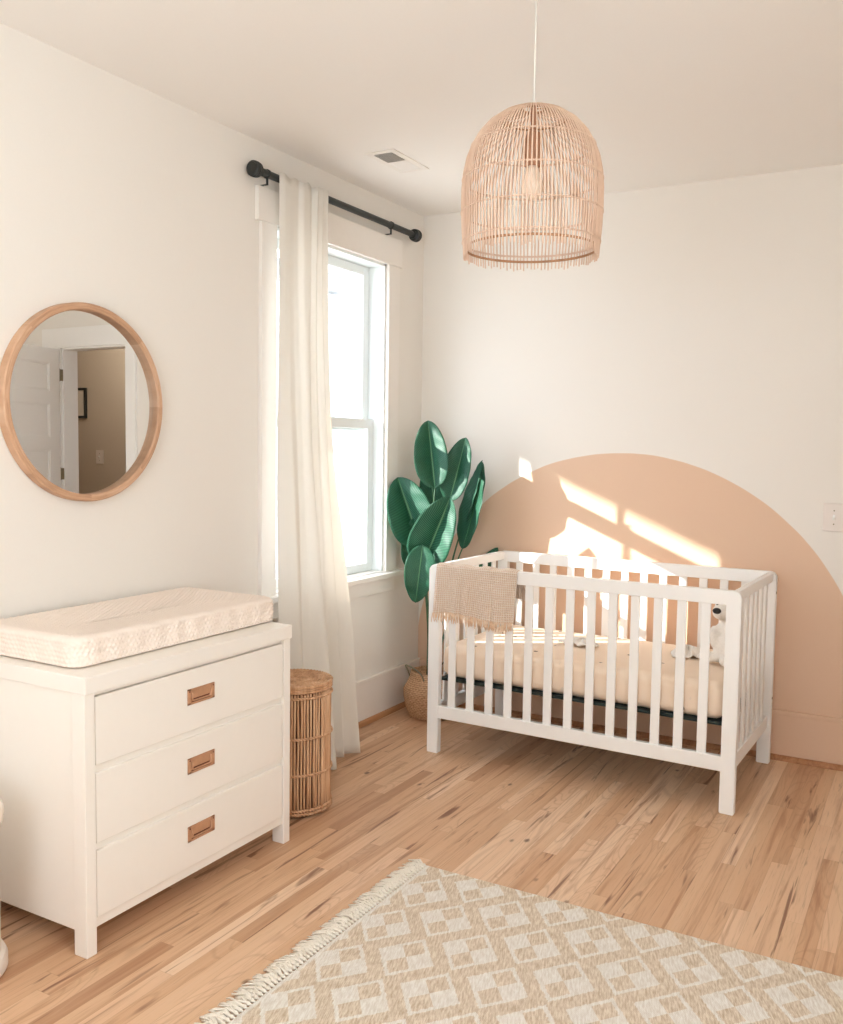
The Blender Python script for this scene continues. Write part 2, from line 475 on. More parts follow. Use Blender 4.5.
# right wall and front wall, each with an unseen opening added to let in fill light
RY0, RY1, RZ0, RZ1 = -4.4, -3.4, .75, 2.3
m = MB()
m.box(XR, XR+.15, YF-.15, RY0, 0, H); m.box(XR, XR+.15, RY1, .12, 0, H)
m.box(XR, XR+.15, RY0, RY1, 0, RZ0); m.box(XR, XR+.15, RY0, RY1, RZ1, H)
struct(m.build('wall_right', M['wall']))
FX0, FX1 = .9, 2.3
m = MB()
m.box(0, FX0, YF-.15, YF, 0, H); m.box(FX1, XR, YF-.15, YF, 0, H)
m.box(FX0, FX1, YF-.15, YF, 0, RZ0); m.box(FX0, FX1, YF-.15, YF, RZ1, H)
struct(m.build('wall_front', M['wall']))
# hallway beyond the doorway
struct(box_obj('wall_hall', M['hall'], 1.4, 5.6, 1.22, 1.32, 0, H))
struct(box_obj('floor_hall', M['floor'], XR+.15, 5.6, .0, 1.3, -.1, 0))
struct(box_obj('ceiling_hall', M['ceiling'], XR+.15, 5.6, .0, 1.3, H, H+.1))
m = MB(); m.box(1.3, 1.4, .12, 1.32, 0, H)
struct(m.build('wall_hall_left', M['hall']))
m = MB(); m.box(5.6, 5.7, .0, 1.32, 0, H)
struct(m.build('wall_hall_right', M['hall']))
struct(box_obj('wall_hall_near', M['hall'], XR, 5.6, -.1, .0, 0, H))

# baseboards, with oak shoe moulding at the floor
BB = .229
def base_run(side, mat, x0, x1, y0, y1, face):
    bo = MB()
    if face == 'x': bo.box(x0, x0+.018, y0, y1, .0, BB-.006, .002); bo.box(x0, x0+.022, y0, y1, BB-.02, BB, .003)
    else: bo.box(x0, x1, y1-.018, y1, .0, BB-.006, .002); bo.box(x0, x1, y1-.022, y1, BB-.02, BB, .003)
    b = struct(bo.build('baseboard_'+side, mat))
    q = MB(); R = .022
    pr = [(0, 0), (R, 0)]+[(R*math.cos(a*PI/12), R*math.sin(a*PI/12)) for a in range(1, 6)]+[(0, R)]
    bm = q.bm
    L = []
    for e in (0, 1):
        row = []
        for a, z in pr:
            if face == 'x': row.append(bm.verts.new((x0+.018+a, y0 if e == 0 else y1-.02, z)))
            else: row.append(bm.verts.new((x0+.02 if e == 0 else x1, y1-.018-a, z)))
        L.append(row)
    k = len(pr)
    for i in range(k): bm.faces.new((L[0][i], L[0][(i+1) % k], L[1][(i+1) % k], L[1][i]))
    bm.faces.new(L[0]); bm.faces.new(list(reversed(L[1])))
    return b, q
b, q = base_run('left', M['trim'], 0, 0, YF, 0, 'x'); struct(q.build('trim_1', M['shoe']))
b, q = base_run('back', M['arch_trim'], .018, DX0-.09, 0, 0, 'y'); struct(q.build('trim_2', M['shoe']))

# ---------------------------------------------------------------- window
win = MB().box(-.15, -.001, WY0, WY0+.012, WZ0, WZ1).box(-.15, -.001, WY1-.012, WY1, WZ0, WZ1).box(-.15, -.001, WY0, WY1, WZ1-.012, WZ1).box(-.15, -.057, WY0, WY1, WZ0, WZ0+.003).build('window_1', M['vinyl'])
struct(win)
m = MB(); m.box(0, .02, WY0-.1, WY0, WZ0, WZ1, .002); m.box(0, .02, WY1, WY1+.105, WZ0, WZ1, .002)
m.build('side_casing', M['trim'], win)
MB().box(0, .022, -1.42, -.262, WZ1, 2.473, .002).build('head_casing', M['trim'], win)
MB().box(-.001, .062, -1.44, -.243, WZ0-.024, WZ0, .004).box(-.058, .001, WY0, WY1, WZ0-.001, WZ0+.004).build('window_sill', M['trim'], win)
MB().box(0, .02, -1.40, -.30, .652, WZ0-.024, .002).build('window_apron', M['trim'], win)
def sash(name, x0, x1, z0, z1, rt, rb):
    a, b = WY0+.014, WY1-.014; st = .05
    m = MB(); m.box(x0, x1, a, a+st, z0, z1, .002); m.box(x0, x1, b-st, b, z0, z1, .002)
    m.box(x0, x1, a+st, b-st, z0, z0+rb, .002); m.box(x0, x1, a+st, b-st, z1-rt, z1, .002)
    yc = (a+b)/2; xc = (x0+x1)/2
    m.box(xc-.009, xc+.009, yc-.010, yc+.010, z0+rb, z1-rt, .002)
    s = m.build(name, M['vinyl'], win)
    MB().box(xc-.002, xc+.002, a+st-.004, b-st+.004, z0+rb-.004, z1-rt+.004).build('pane', M['glass'], s)
    return s
sash('upper_sash', -.125, -.095, 1.487, WZ1-.013, .045, .05)
ls = sash('lower_sash', -.09, -.06, WZ0+.0035, 1.548, .05, .045)
yc = (WY0+WY1)/2
m = MB(); m.box(-.09, -.066, yc-.02, yc+.02, 1.548, 1.556, .002); m.cyl((-.078, yc, 1.556), (-.078, yc, 1.568), .011, .008, 16); m.box(-.086, -.056, yc-.006, yc+.006, 1.566, 1.572, .002)
m.build('sash_lock', M['vinyl'], ls)

# unseen windows added behind and beside the camera to let in fill light
def fill_window(name, horizontal):
    m = MB(); g = MB(); c = MB()
    if horizontal:
        y0, y1 = YF-.11, YF-.07
        for k in range(3):
            a = FX0+(FX1-FX0)*k/2
            m.box(a-.03 if k else a, a+.03 if k < 2 else a, y0, y1, RZ0, RZ1)
        m.box(FX0, FX1, y0, y1, RZ0, RZ0+.06); m.box(FX0, FX1, y0, y1, RZ1-.06, RZ1); m.box(FX0, FX1, y0, y1, 1.5, 1.55)
        g.box(FX0, FX1, YF-.092, YF-.088, RZ0, RZ1)
        c.box(FX0-.1, FX0, YF, YF+.02, RZ0-.1, RZ1+.13); c.box(FX1, FX1+.1, YF, YF+.02, RZ0-.1, RZ1+.13); c.box(FX0, FX1, YF, YF+.02, RZ1, RZ1+.13); c.box(FX0, FX1, YF, YF+.05, RZ0-.03, RZ0)
    else:
        x0, x1 = XR+.07, XR+.11
        for k in range(3):
            a = RY0+(RY1-RY0)*k/2
            m.box(x0, x1, a-.03 if k else a, a+.03 if k < 2 else a, RZ0, RZ1)
        m.box(x0, x1, RY0, RY1, RZ0, RZ0+.06); m.box(x0, x1, RY0, RY1, RZ1-.06, RZ1); m.box(x0, x1, RY0, RY1, 1.5, 1.55)
        g.box(XR+.088, XR+.092, RY0, RY1, RZ0, RZ1)
        c.box(XR-.02, XR, RY0-.1, RY0, RZ0-.1, RZ1+.13); c.box(XR-.02, XR, RY1, RY1+.1, RZ0-.1, RZ1+.13); c.box(XR-.02, XR, RY0, RY1, RZ1, RZ1+.13); c.box(XR-.05, XR, RY0, RY1, RZ0-.03, RZ0)
    w = struct(m.build(name, M['vinyl'])); g.build('pane', M['glass'], w); c.build('fill_window_frame', M['trim'], w)
fill_window('fill_window_front', True); fill_window('fill_window_right', False)

# ---------------------------------------------------------------- doorway and door (seen in the mirror)
m = MB(); m.box(DX0, DX0+.012, -.002, .12, 0, DZ); m.box(DX1-.012, DX1, -.002, .12, 0, DZ); m.box(DX0, DX1, -.002, .12, DZ-.012, DZ)
m.box(DX0-.09, DX0, -.02, 0, 0, DZ, .002); m.box(DX1, DX1+.09, -.02, 0, 0, DZ, .002)
m.box(DX0-.13, DX1+.185, -.022, 0, DZ, DZ+.135, .002)
struct(m.build('trim_3', M['white']))
hx, hy = DX1-.006, -.03
dl = .63; dirv = Vector((-.28, -.96, 0)).normalized(); nrm = Vector((dirv.y, -dirv.x, 0))
if nrm.x > 0: nrm = -nrm
DM = Matrix.Translation((hx, hy, 0)) @ Matrix(((dirv.x, -nrm.x, 0, 0), (dirv.y, -nrm.y, 0, 0), (0, 0, 1, 0), (0, 0, 0, 1)))
m = MB(); th = .035
zs = [.01, .235, .59, .945, 1.30, 1.655, 2.04]
m.box(0, .115, 0, th, .01, 2.05, .002, M=DM); m.box(dl-.115, dl, 0, th, .01, 2.05, .002, M=DM)
rails = [(.01, .20), (.37, .45), (.69, .78), (1.02, 1.11), (1.35, 1.44), (1.67, 1.76), (1.95, 2.05)]
for a, b in rails: m.box(.11, dl-.11, .0, th, a, b, .002, M=DM)
door = struct(m.build('door_1', M['white']))
for (a0, a1), (b0, b1) in zip(rails[:-1], rails[1:]):
    MB().box(.108, dl-.108, .013, th-.013, a1-.004, b0+.004, M=DM).box(.108, dl-.108, .004, th-.004, a1-.004, a1+.010, .004, M=DM).box(.108, dl-.108, .004, th-.004, b0-.010, b0+.004, .004, M=DM).box(.108, .125, .004, th-.004, a1, b0, .004, M=DM).box(dl-.125, dl-.108, .004, th-.004, a1, b0, .004, M=DM).build('door_panel', M['white'], door)
for z in (.3, 1.183, 1.875):
    mm = MB(); mm.cyl((hx+.006, hy-.0, z-.045), (hx+.006, hy-.0, z+.045), .007, n=12); mm.box(hx-.002, hx+.004, hy+.002, hy+.03, z-.04, z+.04)
    mm.build('hinge', M['brass'], door)
mm = MB()
for s in (-.03, th+.03):
    p = DM @ Vector((dl-.06, s, .95)); mm.sphere(p, .026)
mm.cyl(DM @ Vector((dl-.06, -.03, .95)), DM @ Vector((dl-.06, th+.03, .95)), .011)
mm.build('door_handle', M['black'], door, True)
# hall picture and switch plate
pf = thing('picture_frame', 'black framed print on the hallway wall, seen in the round mirror', 'picture', (4.35, 1.22, 1.62))
m = MB()
px0, px1, pz0, pz1 = 4.10, 4.62, 1.62, 1.885
m.box(px0, px1, 1.195, 1.22, pz0, pz0+.02, .002); m.box(px0, px1, 1.195, 1.22, pz1-.02, pz1, .002); m.box(px0, px0+.02, 1.195, 1.22, pz0+.02, pz1-.02, .002); m.box(px1-.02, px1, 1.195, 1.22, pz0+.02, pz1-.02, .002)
m.build('frame', M['black'], pf); MB().box(px0+.01, px1-.01, 1.208, 1.216, pz0+.01, pz1-.01).build('print', M['paper'], pf)
def switch(name, label, x0, x1, y, z0, z1, sgn):
    t = thing(name, label, 'light switch', ((x0+x1)/2, y, z0))
    MB().box(x0, x1, y-.007, y, z0, z1, .003).build('wall_plate', M['switch'], t)
    xm, zm = (x0+x1)/2, (z0+z1)/2
    m = MB(); m.box(xm-.005, xm+.005, y-.0085, y-.006, zm-.012, zm+.012, .001)
    R = Matrix.Translation((xm, y-.007, zm)) @ Matrix.Rotation(math.radians(28*sgn), 4, 'X')
    m.box(-.004, .004, -.016, .002, -.004, .004, .0015, M=R); m.build('toggle', M['white'], t)
    for dz in (-.03, .03):
        MB().cyl((xm, y-.0085, zm+dz), (xm, y-.006, zm+dz), .0032, n=12).build('screw', M['brass'], t)
    return t
switch('light_switch', 'white light switch plate on the wall at the edge of the painted arch', 2.065, 2.155, 0, 1.061, 1.186, 1)
switch('light_switch', 'light switch plate in the dim hallway, seen in the round mirror', 3.90, 3.99, 1.22, 1.22, 1.34, -1)

# ---------------------------------------------------------------- outside
gnd = struct(box_obj('ground_outside', M['ground'], -40, -.15, -40, 40, -.7, -.6))
m = MB(); m.box(-3.45, -2.5, -9, 9, 3.25, 3.35)
pr = m.build('porch_roof', M['porch']); struct(pr)
m = MB(); m.box(-3.45, -3.3, -9, 9, 3.07, 3.25, .004); m.build('porch_beam', M['porch_grey'], pr)
for y in (-7.5, 3.95, 8.5):
    mm = MB(); mm.box(-3.43, -3.32, y-.055, y+.055, -.6, 3.02, .004); mm.box(-3.46, -3.29, y-.085, y+.085, -.6, -.4, .004); mm.box(-3.46, -3.29, y-.085, y+.085, 2.95, 3.02, .004)
    mm.build('porch_post', M['porch'], pr)
struct(MB().box(-.15, XR+.15, -8.6, YF-.15, 2.46, 2.6, .01).build('front_sun_block', M['porch']))  # unseen slab added to keep direct sun out of the front opening
hs = thing('neighbour_house', 'white sided neighbouring house beyond the window', 'house', (-9, 12, -.6))
MB().box(-13, -6.5, 3.5, 22, -.6, 4.6).build('wall', M['siding'], hs)
m = MB(); bm = m.bm
v = [bm.verts.new(c) for c in ((-13.4, 3.1, 4.5), (-6.1, 3.1, 4.5), (-9.75, 3.1, 6.8), (-13.4, 22.4, 4.5), (-6.1, 22.4, 4.5), (-9.75, 22.4, 6.8))]
for f in ((0, 1, 2), (3, 5, 4), (0, 3, 4, 1), (1, 4, 5, 2), (0, 2, 5, 3)): bm.faces.new([v[i] for i in f])
m.build('roof', M['shingle'], hs)
for y in (8, 12, 16):
    w = MB().box(-6.53, -6.47, y-.5, y+.5, 1.0, 2.6, .005).build('window', M['porch'], hs)
    MB().box(-6.475, -6.465, y-.42, y+.42, 1.08, 2.52).build('pane', M['glass'], w)

# ---------------------------------------------------------------- mirror
mc = (0, -2.303, 1.5385); R = .329
mir = thing('round_mirror', 'round wall mirror in a light oak ring frame above the dresser', 'mirror', (0, mc[1], mc[2]-R))
RM = Matrix.Rotation(PI/2, 4, 'Y')
MB().lathe([(R-.025, .002), (R, .002), (R, .032), (R-.004, .036), (R-.020, .036), (R-.024, .033), (R-.025, .02)], mc, 96, True, RM).build('frame', M['oak_frame'], mir, True, origin=mc, auto=35)
MB().lathe([(.0005, .004), (R-.023, .004), (R-.023, .012), (.0005, .012)], mc, 96, False, RM).build('glass', M['mirror'], mir)

# ---------------------------------------------------------------- curtain and rod
RZ, RX = 2.518, .045
rod = thing('curtain_rod', 'black curtain rod with ribbed round finials above the window', 'curtain rod', (RX, -.9, RZ))
MB().cyl((RX, -1.432, RZ), (RX, -.213, RZ), .0155, n=24).build('rod', M['black'], rod, True, auto=40)
for y, s in ((-1.432, -1), (-.213, 1)):
    m = MB(); Q = Matrix.Rotation(-PI/2*s, 4, 'X')
    m.lathe([(.0005, -.03), (.016, -.03), (.016, -.006), (.013, -.002), (.013, .012), (.02, .014), (.02, .02), (.03, .024), (.0315, .03), (.03, .034), (.0325, .039), (.03, .044), (.0325, .049), (.03, .054), (.031, .058), (.026, .062), (.024, .059), (.0005, .061)], (RX, y, RZ), 36, False, Q)
    m.build('finial', M['black'], rod, True, auto=35)
for y in (-1.395, -.418):
    m = MB(); m.tube([(RX, y, RZ-.01), (RX, y, RZ-.044)], .0048, 10)
    m.cyl((RX, y-.005, RZ), (RX, y+.005, RZ), .019, n=20); m.box(.002, RX+.004, y-.004, y+.004, RZ-.0448, RZ-.040, .001)
    m.build('bracket', M['black'], rod, True, auto=35)

def lerp_path(P, s):
    L = [0]
    for a, b in zip(P[:-1], P[1:]): L.append(L[-1]+math.hypot(b[0]-a[0], b[1]-a[1]))
    d = s*L[-1]
    for i in range(len(P)-1):
        if d <= L[i+1] or i == len(P)-2:
            f = (d-L[i])/(L[i+1]-L[i]); return (P[i][0]+(P[i+1][0]-P[i][0])*f, P[i][1]+(P[i+1][1]-P[i][1])*f)
def smooth_path(P, n=200, it=30):
    Q = [lerp_path(P, i/n) for i in range(n+1)]
    for _ in range(it):
        Q = [Q[0]]+[((Q[i-1][0]+2*Q[i][0]+Q[i+1][0])/4, (Q[i-1][1]+2*Q[i][1]+Q[i+1][1])/4) for i in range(1, n)]+[Q[-1]]
    return Q
# plan of the folds at the rod and at the hem, in (x, y)
top = smooth_path([(0.066, -1.340), (0.074, -1.313), (0.070, -1.233), (0.068, -1.213), (0.086, -1.198), (0.076, -1.138), (0.068, -1.123), (0.098, -1.108), (0.078, -1.088), (0.102, -1.073), (0.074, -1.053), (0.098, -1.033), (0.070, -1.008)], 240, 12)
bot = smooth_path([(.15, -1.43), (.24, -1.36), (.20, -1.31), (.30, -1.245), (.30, -1.225), (.17, -1.16), (.18, -1.12), (.245, -1.09), (.20, -1.065), (.235, -1.03), (.275, -1.005), (.24, -.985)], 240, 9)
def cur(u, v):
    k = min(240, int(round(u*240))); a, b = top[k], bot[k]
    z = 2.533+(.014-2.533)*v
    e = .22*v+.78*v**1.9
    x = a[0]+(b[0]-a[0])*e; y = a[1]+(b[1]-a[1])*v**1.25
    y += .035*u*max(0, 1-abs(v-.78)/.3)-.022*u*math.sin(PI*min(1, v/.6))
    x += .005*math.sin(9*v+u*14)*math.sin(PI*v)
    if v < .06: z += .006*math.sin(u*31)*(1-v/.06)
    return (x, y, z)
cm = MB().grid(cur, 240, 60, .0012).build('curtain', M['curtain'], None, True)
tag(cm, 'white curtain panel gathered at the left of the window, hem on the floor', 'curtain')

# ---------------------------------------------------------------- ceiling vent
vt = thing('ceiling_vent', 'white ceiling air vent with two louvre banks near the corner', 'vent', (.375, -.905, H-.012))
m = MB(); x0, x1, y0, y1 = .302, .448, -1.06, -.752
fr = .028
m.box(x0, x1, y0, y0+fr, H-.005, H, .0015); m.box(x0, x1, y1-fr, y1, H-.005, H, .0015); m.box(x0, x0+fr, y0+fr, y1-fr, H-.005, H, .0015); m.box(x1-fr, x1, y0+fr, y1-fr, H-.005, H, .0015)
ym = (y0+y1)/2; m.box(x0+fr, x1-fr, ym-.006, ym+.006, H-.005, H)
m.build('frame', M['trim'], vt)
MB().box(x0+fr-.003, x1-fr+.003, y0+fr-.003, y1-fr+.003, H-.0015, H-.0005).build('duct_shade', plain('duct_shadow', lin(120, 104, 88), .9), vt)  # flat sheet coloured dark as the shade behind the louvres
for k, (a, b, s) in enumerate(((y0+fr, ym-.006, 1), (ym+.006, y1-fr, -1))):
    m = MB(); n = 9
    for i in range(n):
        yy = a+(b-a)*(i+.5)/n
        Q = Matrix.Translation(((x0+x1)/2, yy, H-.0042)) @ Matrix.Rotation(math.radians(42*s), 4, 'X')
        m.box(-(x1-x0)/2+fr, (x1-x0)/2-fr, -.0048, .0048, -.0004, .0004, M=Q)
    m.build('louvre', M['trim'], vt)

# ---------------------------------------------------------------- pendant lamp
PX, PY, PZ = 1.522, -2.10, 1.9335
lamp = thing('pendant_lamp', 'bell shaped rattan pendant lamp hanging from the ceiling', 'lamp', (PX, PY, PZ))
prof = [(.192, -.008), (.194, .02), (.198, .07), (.2005, .13), (.2005, .19), (.197, .235), (.188, .28), (.175, .315), (.156, .35), (.128, .383), (.09, .41), (.055, .424), (.034, .428)]
prof = [(r*.942, z*.895) for r, z in prof]
def prof_r(z):
    for (r0, z0), (r1, z1) in zip(prof[:-1], prof[1:]):
        if z0 <= z <= z1: return r0+(r1-r0)*(z-z0)/(z1-z0)
    return prof[-1][0]
m = MB(); NR = 112
for k in range(NR):
    a = 2*PI*k/NR+random.uniform(-.006, .006); j = random.uniform(-.007, .004)
    pp = prof if k % 2 == 0 else prof[:-2]
    pts = []
    for i, (r, z) in enumerate(pp):
        if i == 0: z += j
        pts.append((PX+r*math.cos(a), PY+r*math.sin(a), PZ+z))
    m.tube(pts, .0020, 5)
m.build('shade', M['rattan'], lamp, True)
for z in (.030, .108, .194, .282):
    r = prof_r(z); m = MB(); n = NR
    # two wires twisted about the ribs
    for ph in (0, 1):
        pts = []
        for i in range(n*2):
            a = 2*PI*i/(n*2); w = (.0026 if (i//1+ph*1) % 2 else -.0026)
            pts.append((PX+(r+w)*math.cos(a), PY+(r+w)*math.sin(a), PZ+z+(.0012 if ph else -.0012)))
        m.tube(pts, .0013, 4, closed=True)
    m.build('weave_ring', M['rattan'], lamp, True)
m = MB(); m.ring((PX, PY, PZ+.014), .178, .0035); m.build('rim', M['rattan_dark'], lamp, True)
m = MB(); m.ring((PX, PY, PZ+.383), .032, .004, 40); m.ring((PX, PY, PZ+.358), .09, .0025, 60)
for k in range(3):
    a = 2*PI*k/3+.4; m.tube([(PX+.032*math.cos(a), PY+.032*math.sin(a), PZ+.383), (PX+.007*math.cos(a), PY+.007*math.sin(a), PZ+.383)], .002, 6)
m.build('top_ring', M['rattan_dark'], lamp, True)
MB().lathe([(.0005, .272), (.021, .272), (.0215, .30), (.0215, .345), (.018, .36), (.008, .366), (.0075, .43), (.0005, .43)], (PX, PY, PZ-.04), 28).build('socket', M['socket'], lamp, True, auto=40)
MB().lathe([(.0005, .182), (.012, .184), (.022, .192), (.0285, .207), (.0295, .22), (.026, .24), (.018, .258), (.0135, .275), (.0005, .277)], (PX, PY, PZ-.04), 32).build('bulb', M['bulb'], lamp, True)
MB().cyl((PX, PY, PZ+.385), (PX, PY, H-.02), .0025, n=10).build('cord', M['cord'], lamp, True)
MB().lathe([(.0005, H-.025), (.02, H-.025), (.05, H-.012), (.055, H), (.0005, H)], (PX, PY, 0), 40).build('canopy', M['cord'], lamp, True, auto=40)

# ---------------------------------------------------------------- dresser
DXF, DY0, DY1, DZT = .553, -2.783, -1.887, .78
drs = thing('dresser', 'white three drawer dresser with copper recessed pulls under the mirror', 'dresser', (.29, -2.335, 0))
MB().box(.025, DXF+.006, DY0-.002, DY1+.002, .732, DZT, .003).build('top', M['dresser'], drs)
for y in (DY0, DY1-.035):
    for x in (.03, DXF-.05):
        MB().box(x, x+.05, y, y+.035, 0, .732, .002).build('leg', M['dresser'], drs)
for y in (DY0+.005, DY1-.03):
    MB().box(.08, DXF-.05, y, y+.025, .067, .732, .001).build('side_panel', M['dresser'], drs)
MB().box(.03, .045, DY0+.035, DY1-.035, .067, .732).build('back_panel', M['dresser'], drs)
m = MB(); ya, yb = DY0+.035, DY1-.035
m.box(DXF-.03, DXF-.012, ya, yb, .077, .097); m.box(DXF-.03, DXF-.012, ya, yb, .721, .732)
for z in (.287, .506): m.box(DXF-.03, DXF-.014, ya, yb, z, z+.022)
m.box(.045, DXF-.03, ya, yb, .077, .087)
m.build('front_rail', M['dresser'], drs)
MB().box(.30, DXF-.01, ya, yb, .07, .0975, .001).build('bottom_rail', M['dresser'], drs)
yc = (DY0+DY1)/2
for z0, z1 in ((.0995, .2875), (.3095, .5065), (.5285, .7185)):
    d = MB().box(DXF-.024, DXF-.003, ya+.004, yb-.004, z0, z1, .002).build('drawer', M['dresser'], drs)
    MB().box(.08, DXF-.024, ya+.02, yb-.02, z0+.02, z1-.03).build('drawer_box', M['dresser'], d)
    zc = (z0+z1)/2+.012; w, h = .059, .0245
    pl = MB(); xf = DXF-.003
    pl.box(xf, xf+.004, yc-w, yc+w, zc-h, zc-h+.007, .001); pl.box(xf, xf+.004, yc-w, yc+w, zc+h-.005, zc+h, .001)
    pl.box(xf, xf+.004, yc-w, yc-w+.013, zc-h, zc+h, .001); pl.box(xf, xf+.004, yc+w-.013, yc+w, zc-h, zc+h, .001)
    pl.box(xf, xf+.0022, yc-w+.01, yc+w-.01, zc-h+.005, zc+h-.004)
    pl.build('handle_plate', M['copper'], d)
    bl = MB(); hw = w-.018
    bl.tube([(xf+.0045, yc-hw, zc+.012), (xf+.0052, yc-hw, zc-.008), (xf+.0052, yc-hw+.004, zc-.0125), (xf+.0052, yc+hw-.004, zc-.0125), (xf+.0052, yc+hw, zc-.008), (xf+.0045, yc+hw, zc+.012)], .0024, 8)
    bl.build('handle_bail', M['copper'], d, True)
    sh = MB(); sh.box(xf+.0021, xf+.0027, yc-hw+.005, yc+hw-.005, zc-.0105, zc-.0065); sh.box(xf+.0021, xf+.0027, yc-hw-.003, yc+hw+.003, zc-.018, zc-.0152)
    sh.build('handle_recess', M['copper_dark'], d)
    for s in (-1, 1):
        MB().cyl((xf+.004, yc+s*(w-.007), zc+.017), (xf+.0046, yc+s*(w-.007), zc+.017), .0028, n=12).build('screw', M['copper_dark'], d)

# ---------------------------------------------------------------- changing pad
pxa, pxb, pya, pyb = .035, .472, -2.742, -1.860
nu, nv = 84, 172
def sgn_pow(c, e): return math.copysign(abs(c)**e, c)
def padfn(u, v):
    # u across (x), v along (y); a rounded box skin with raised long sides
    x = pxa+(pxb-pxa)*u; y = pya+(pyb-pya)*v
    hw, hl = (pxb-pxa)/2, (pyb-pya)/2
    xx = (x-(pxa+pxb)/2)/hw; yy = (y-(pya+pyb)/2)/hl
    z = .862+.026*abs(xx)**2*(1-abs(xx)**8)-.004
    return x, y, z, xx, yy
m = MB(); bm = m.bm
hw, hl = (pxb-pxa)/2, (pyb-pya)/2; cx, cy = (pxa+pxb)/2, (pya+pyb)/2
def rrect(a, n, hw, hl, r):
    # point and normal on a rounded rectangle by arc length a in 0..1
    segs = [2*(hl-r), PI*r/2, 2*(hw-r), PI*r/2]*2; tot = sum(segs); d = a*tot
    cen = [(hw-r, hl-r), (-(hw-r), hl-r), (-(hw-r), -(hl-r)), (hw-r, -(hl-r))]
    px, py, ang = hw, -(hl-r), 0.0
    i = 0
    while d > segs[i] and i < 7: d -= segs[i]; i += 1
    side = i//2
    if i % 2 == 0:
        st = [(hw, -(hl-r)), (hw-r, hl), (-hw, hl-r), (-(hw-r), -hl)][side]
        dr = [(0, 1), (-1, 0), (0, -1), (1, 0)][side]; nr = [(1, 0), (0, 1), (-1, 0), (0, -1)][side]
        return st[0]+dr[0]*d, st[1]+dr[1]*d, nr[0], nr[1]
    c = cen[side]; an = side*PI/2+d/r
    return c[0]+r*math.cos(an), c[1]+r*math.sin(an), math.cos(an), math.sin(an)
# side skin (with dots), then the top
NA = 300
per = 2*(2*hl+2*hw)
rows = []
prof_side = [(-.012, .0), (-.003, .003)]+[(0, .006+.066*i/23) for i in range(24)]+[(-.003, .079), (-.010, .0845), (-.020, .087)]
dot = .0155
def bumph(a, b):
    ia = a/dot; ib = b/(dot*.866); r = math.floor(ib); off = .5 if r % 2 else 0
    da = (ia-off-math.floor(ia-off)-.5)*dot; db = (ib-r-.5)*dot*.866
    q = (da*da+db*db)/(dot*.36)**2
    return .0036*max(0, 1-q)
import itertools
NA = 960
for k, (ins, z) in enumerate(prof_side):
    row = []
    for i in range(NA):
        x, y, nx, ny = rrect(i/NA, NA, hw+ins, hl+ins, .045+ins)
        w = .003*math.sin(i*.21)*math.sin(PI*min(1, z/.087))
        h = bumph(i/NA*per, z) if 2 <= k <= 26 else 0
        row.append(bm.verts.new((cx+x+nx*(h+w), cy+y+ny*(h+w), DZT+.001+z)))
    rows.append(row)
for a, b in zip(rows[:-1], rows[1:]):
    for i in range(NA): bm.faces.new((a[i], a[(i+1) % NA], b[(i+1) % NA], b[i]))
bm.faces.new(list(reversed(rows[0])))
last = rows[-1]; NC = 76
hx_, hy_ = hw-.02, hl-.02
def topz(x, y):
    e = abs(x)/hx_
    return .0868-.016*(1-e**2)*max(0, min(1, (hy_-abs(y))/.12))
for j in range(1, NC+1):
    f = 1-j/NC
    if j < NC:
        row = []
        for i in range(NA):
            x, y, nx, ny = rrect(i/NA, NA, hx_, hy_, .025)
            # shrink towards the centre line, not the centre point
            X = x*f; Y = y-(y/abs(hy_))*(1-f)*hx_ if abs(y) > 1e-6 else y
            if abs(y) < hy_: Y = y*(1-(1-f)*hx_/hy_)
            row.append(bm.verts.new((cx+X, cy+Y, DZT+.001+topz(X, Y)+bumph(X+5, Y+5))))
        for i in range(NA): bm.faces.new((last[i], last[(i+1) % NA], row[(i+1) % NA], row[i]))
        last = row
    else:
        bm.faces.new(last)
pad = m.build('changing_pad', M['pad'], None, True)
tag(pad, 'blush dotted minky changing pad lying on top of the white dresser', 'changing pad')

# ---------------------------------------------------------------- diaper pail (sliver at the left edge)
CX, CY = .285, -3.035
pail = thing('diaper_pail', 'white cylindrical pail with rounded rim, cut off beside the dresser', 'pail', (CX, CY, 0))
MB().lathe([(.0005, .0), (.160, .0), (.166, .006), (.166, .03), (.16, .042), (.15, .046), (.0005, .046)], (CX, CY, 0), 64).build('base', M['cream_plastic'], pail, True, auto=40)
MB().lathe([(.0005, .044), (.149, .044), (.149, .40), (.0005, .40)], (CX, CY, 0), 64).build('body', M['cream_plastic'], pail, True, auto=40)
MB().lathe([(.0005, .395), (.15, .395), (.158, .402), (.161, .415), (.161, .435), (.152, .452), (.13, .47), (.08, .49), (.0005, .497)], (CX, CY, 0), 64).build('lid', M['cream_plastic'], pail, True, auto=50)

# ---------------------------------------------------------------- wicker hamper
HX, HY, HR, HH = .375, -1.62, .133, .495
ham = thing('wicker_hamper', 'tall round brown wicker hamper with lid between dresser and curtain', 'hamper', (HX, HY, 0))
m = MB(); NS = 66
MB_in = MB().lathe([(.0005, .012), (HR-.010, .012), (HR-.010, HH-.02), (HR-.014, HH-.02), (HR-.014, .016), (.0005, .016)], (HX, HY, 0), 48)
for k in range(NS):
    a = 2*PI*k/NS+random.uniform(-.01, .01); rr = HR+random.uniform(-.002, .002)
    pts = [(HX+(rr+random.uniform(-.0015, .0015))*math.cos(a+random.uniform(-.008, .008)), HY+(rr+random.uniform(-.0015, .0015))*math.sin(a+random.uniform(-.008, .008)), z) for z in (.008, .1, .2, .3, .4, HH-.02)]
    m.tube(pts, random.uniform(.0042, .0058), 6)
m.build('body', M['wicker'], ham, True)
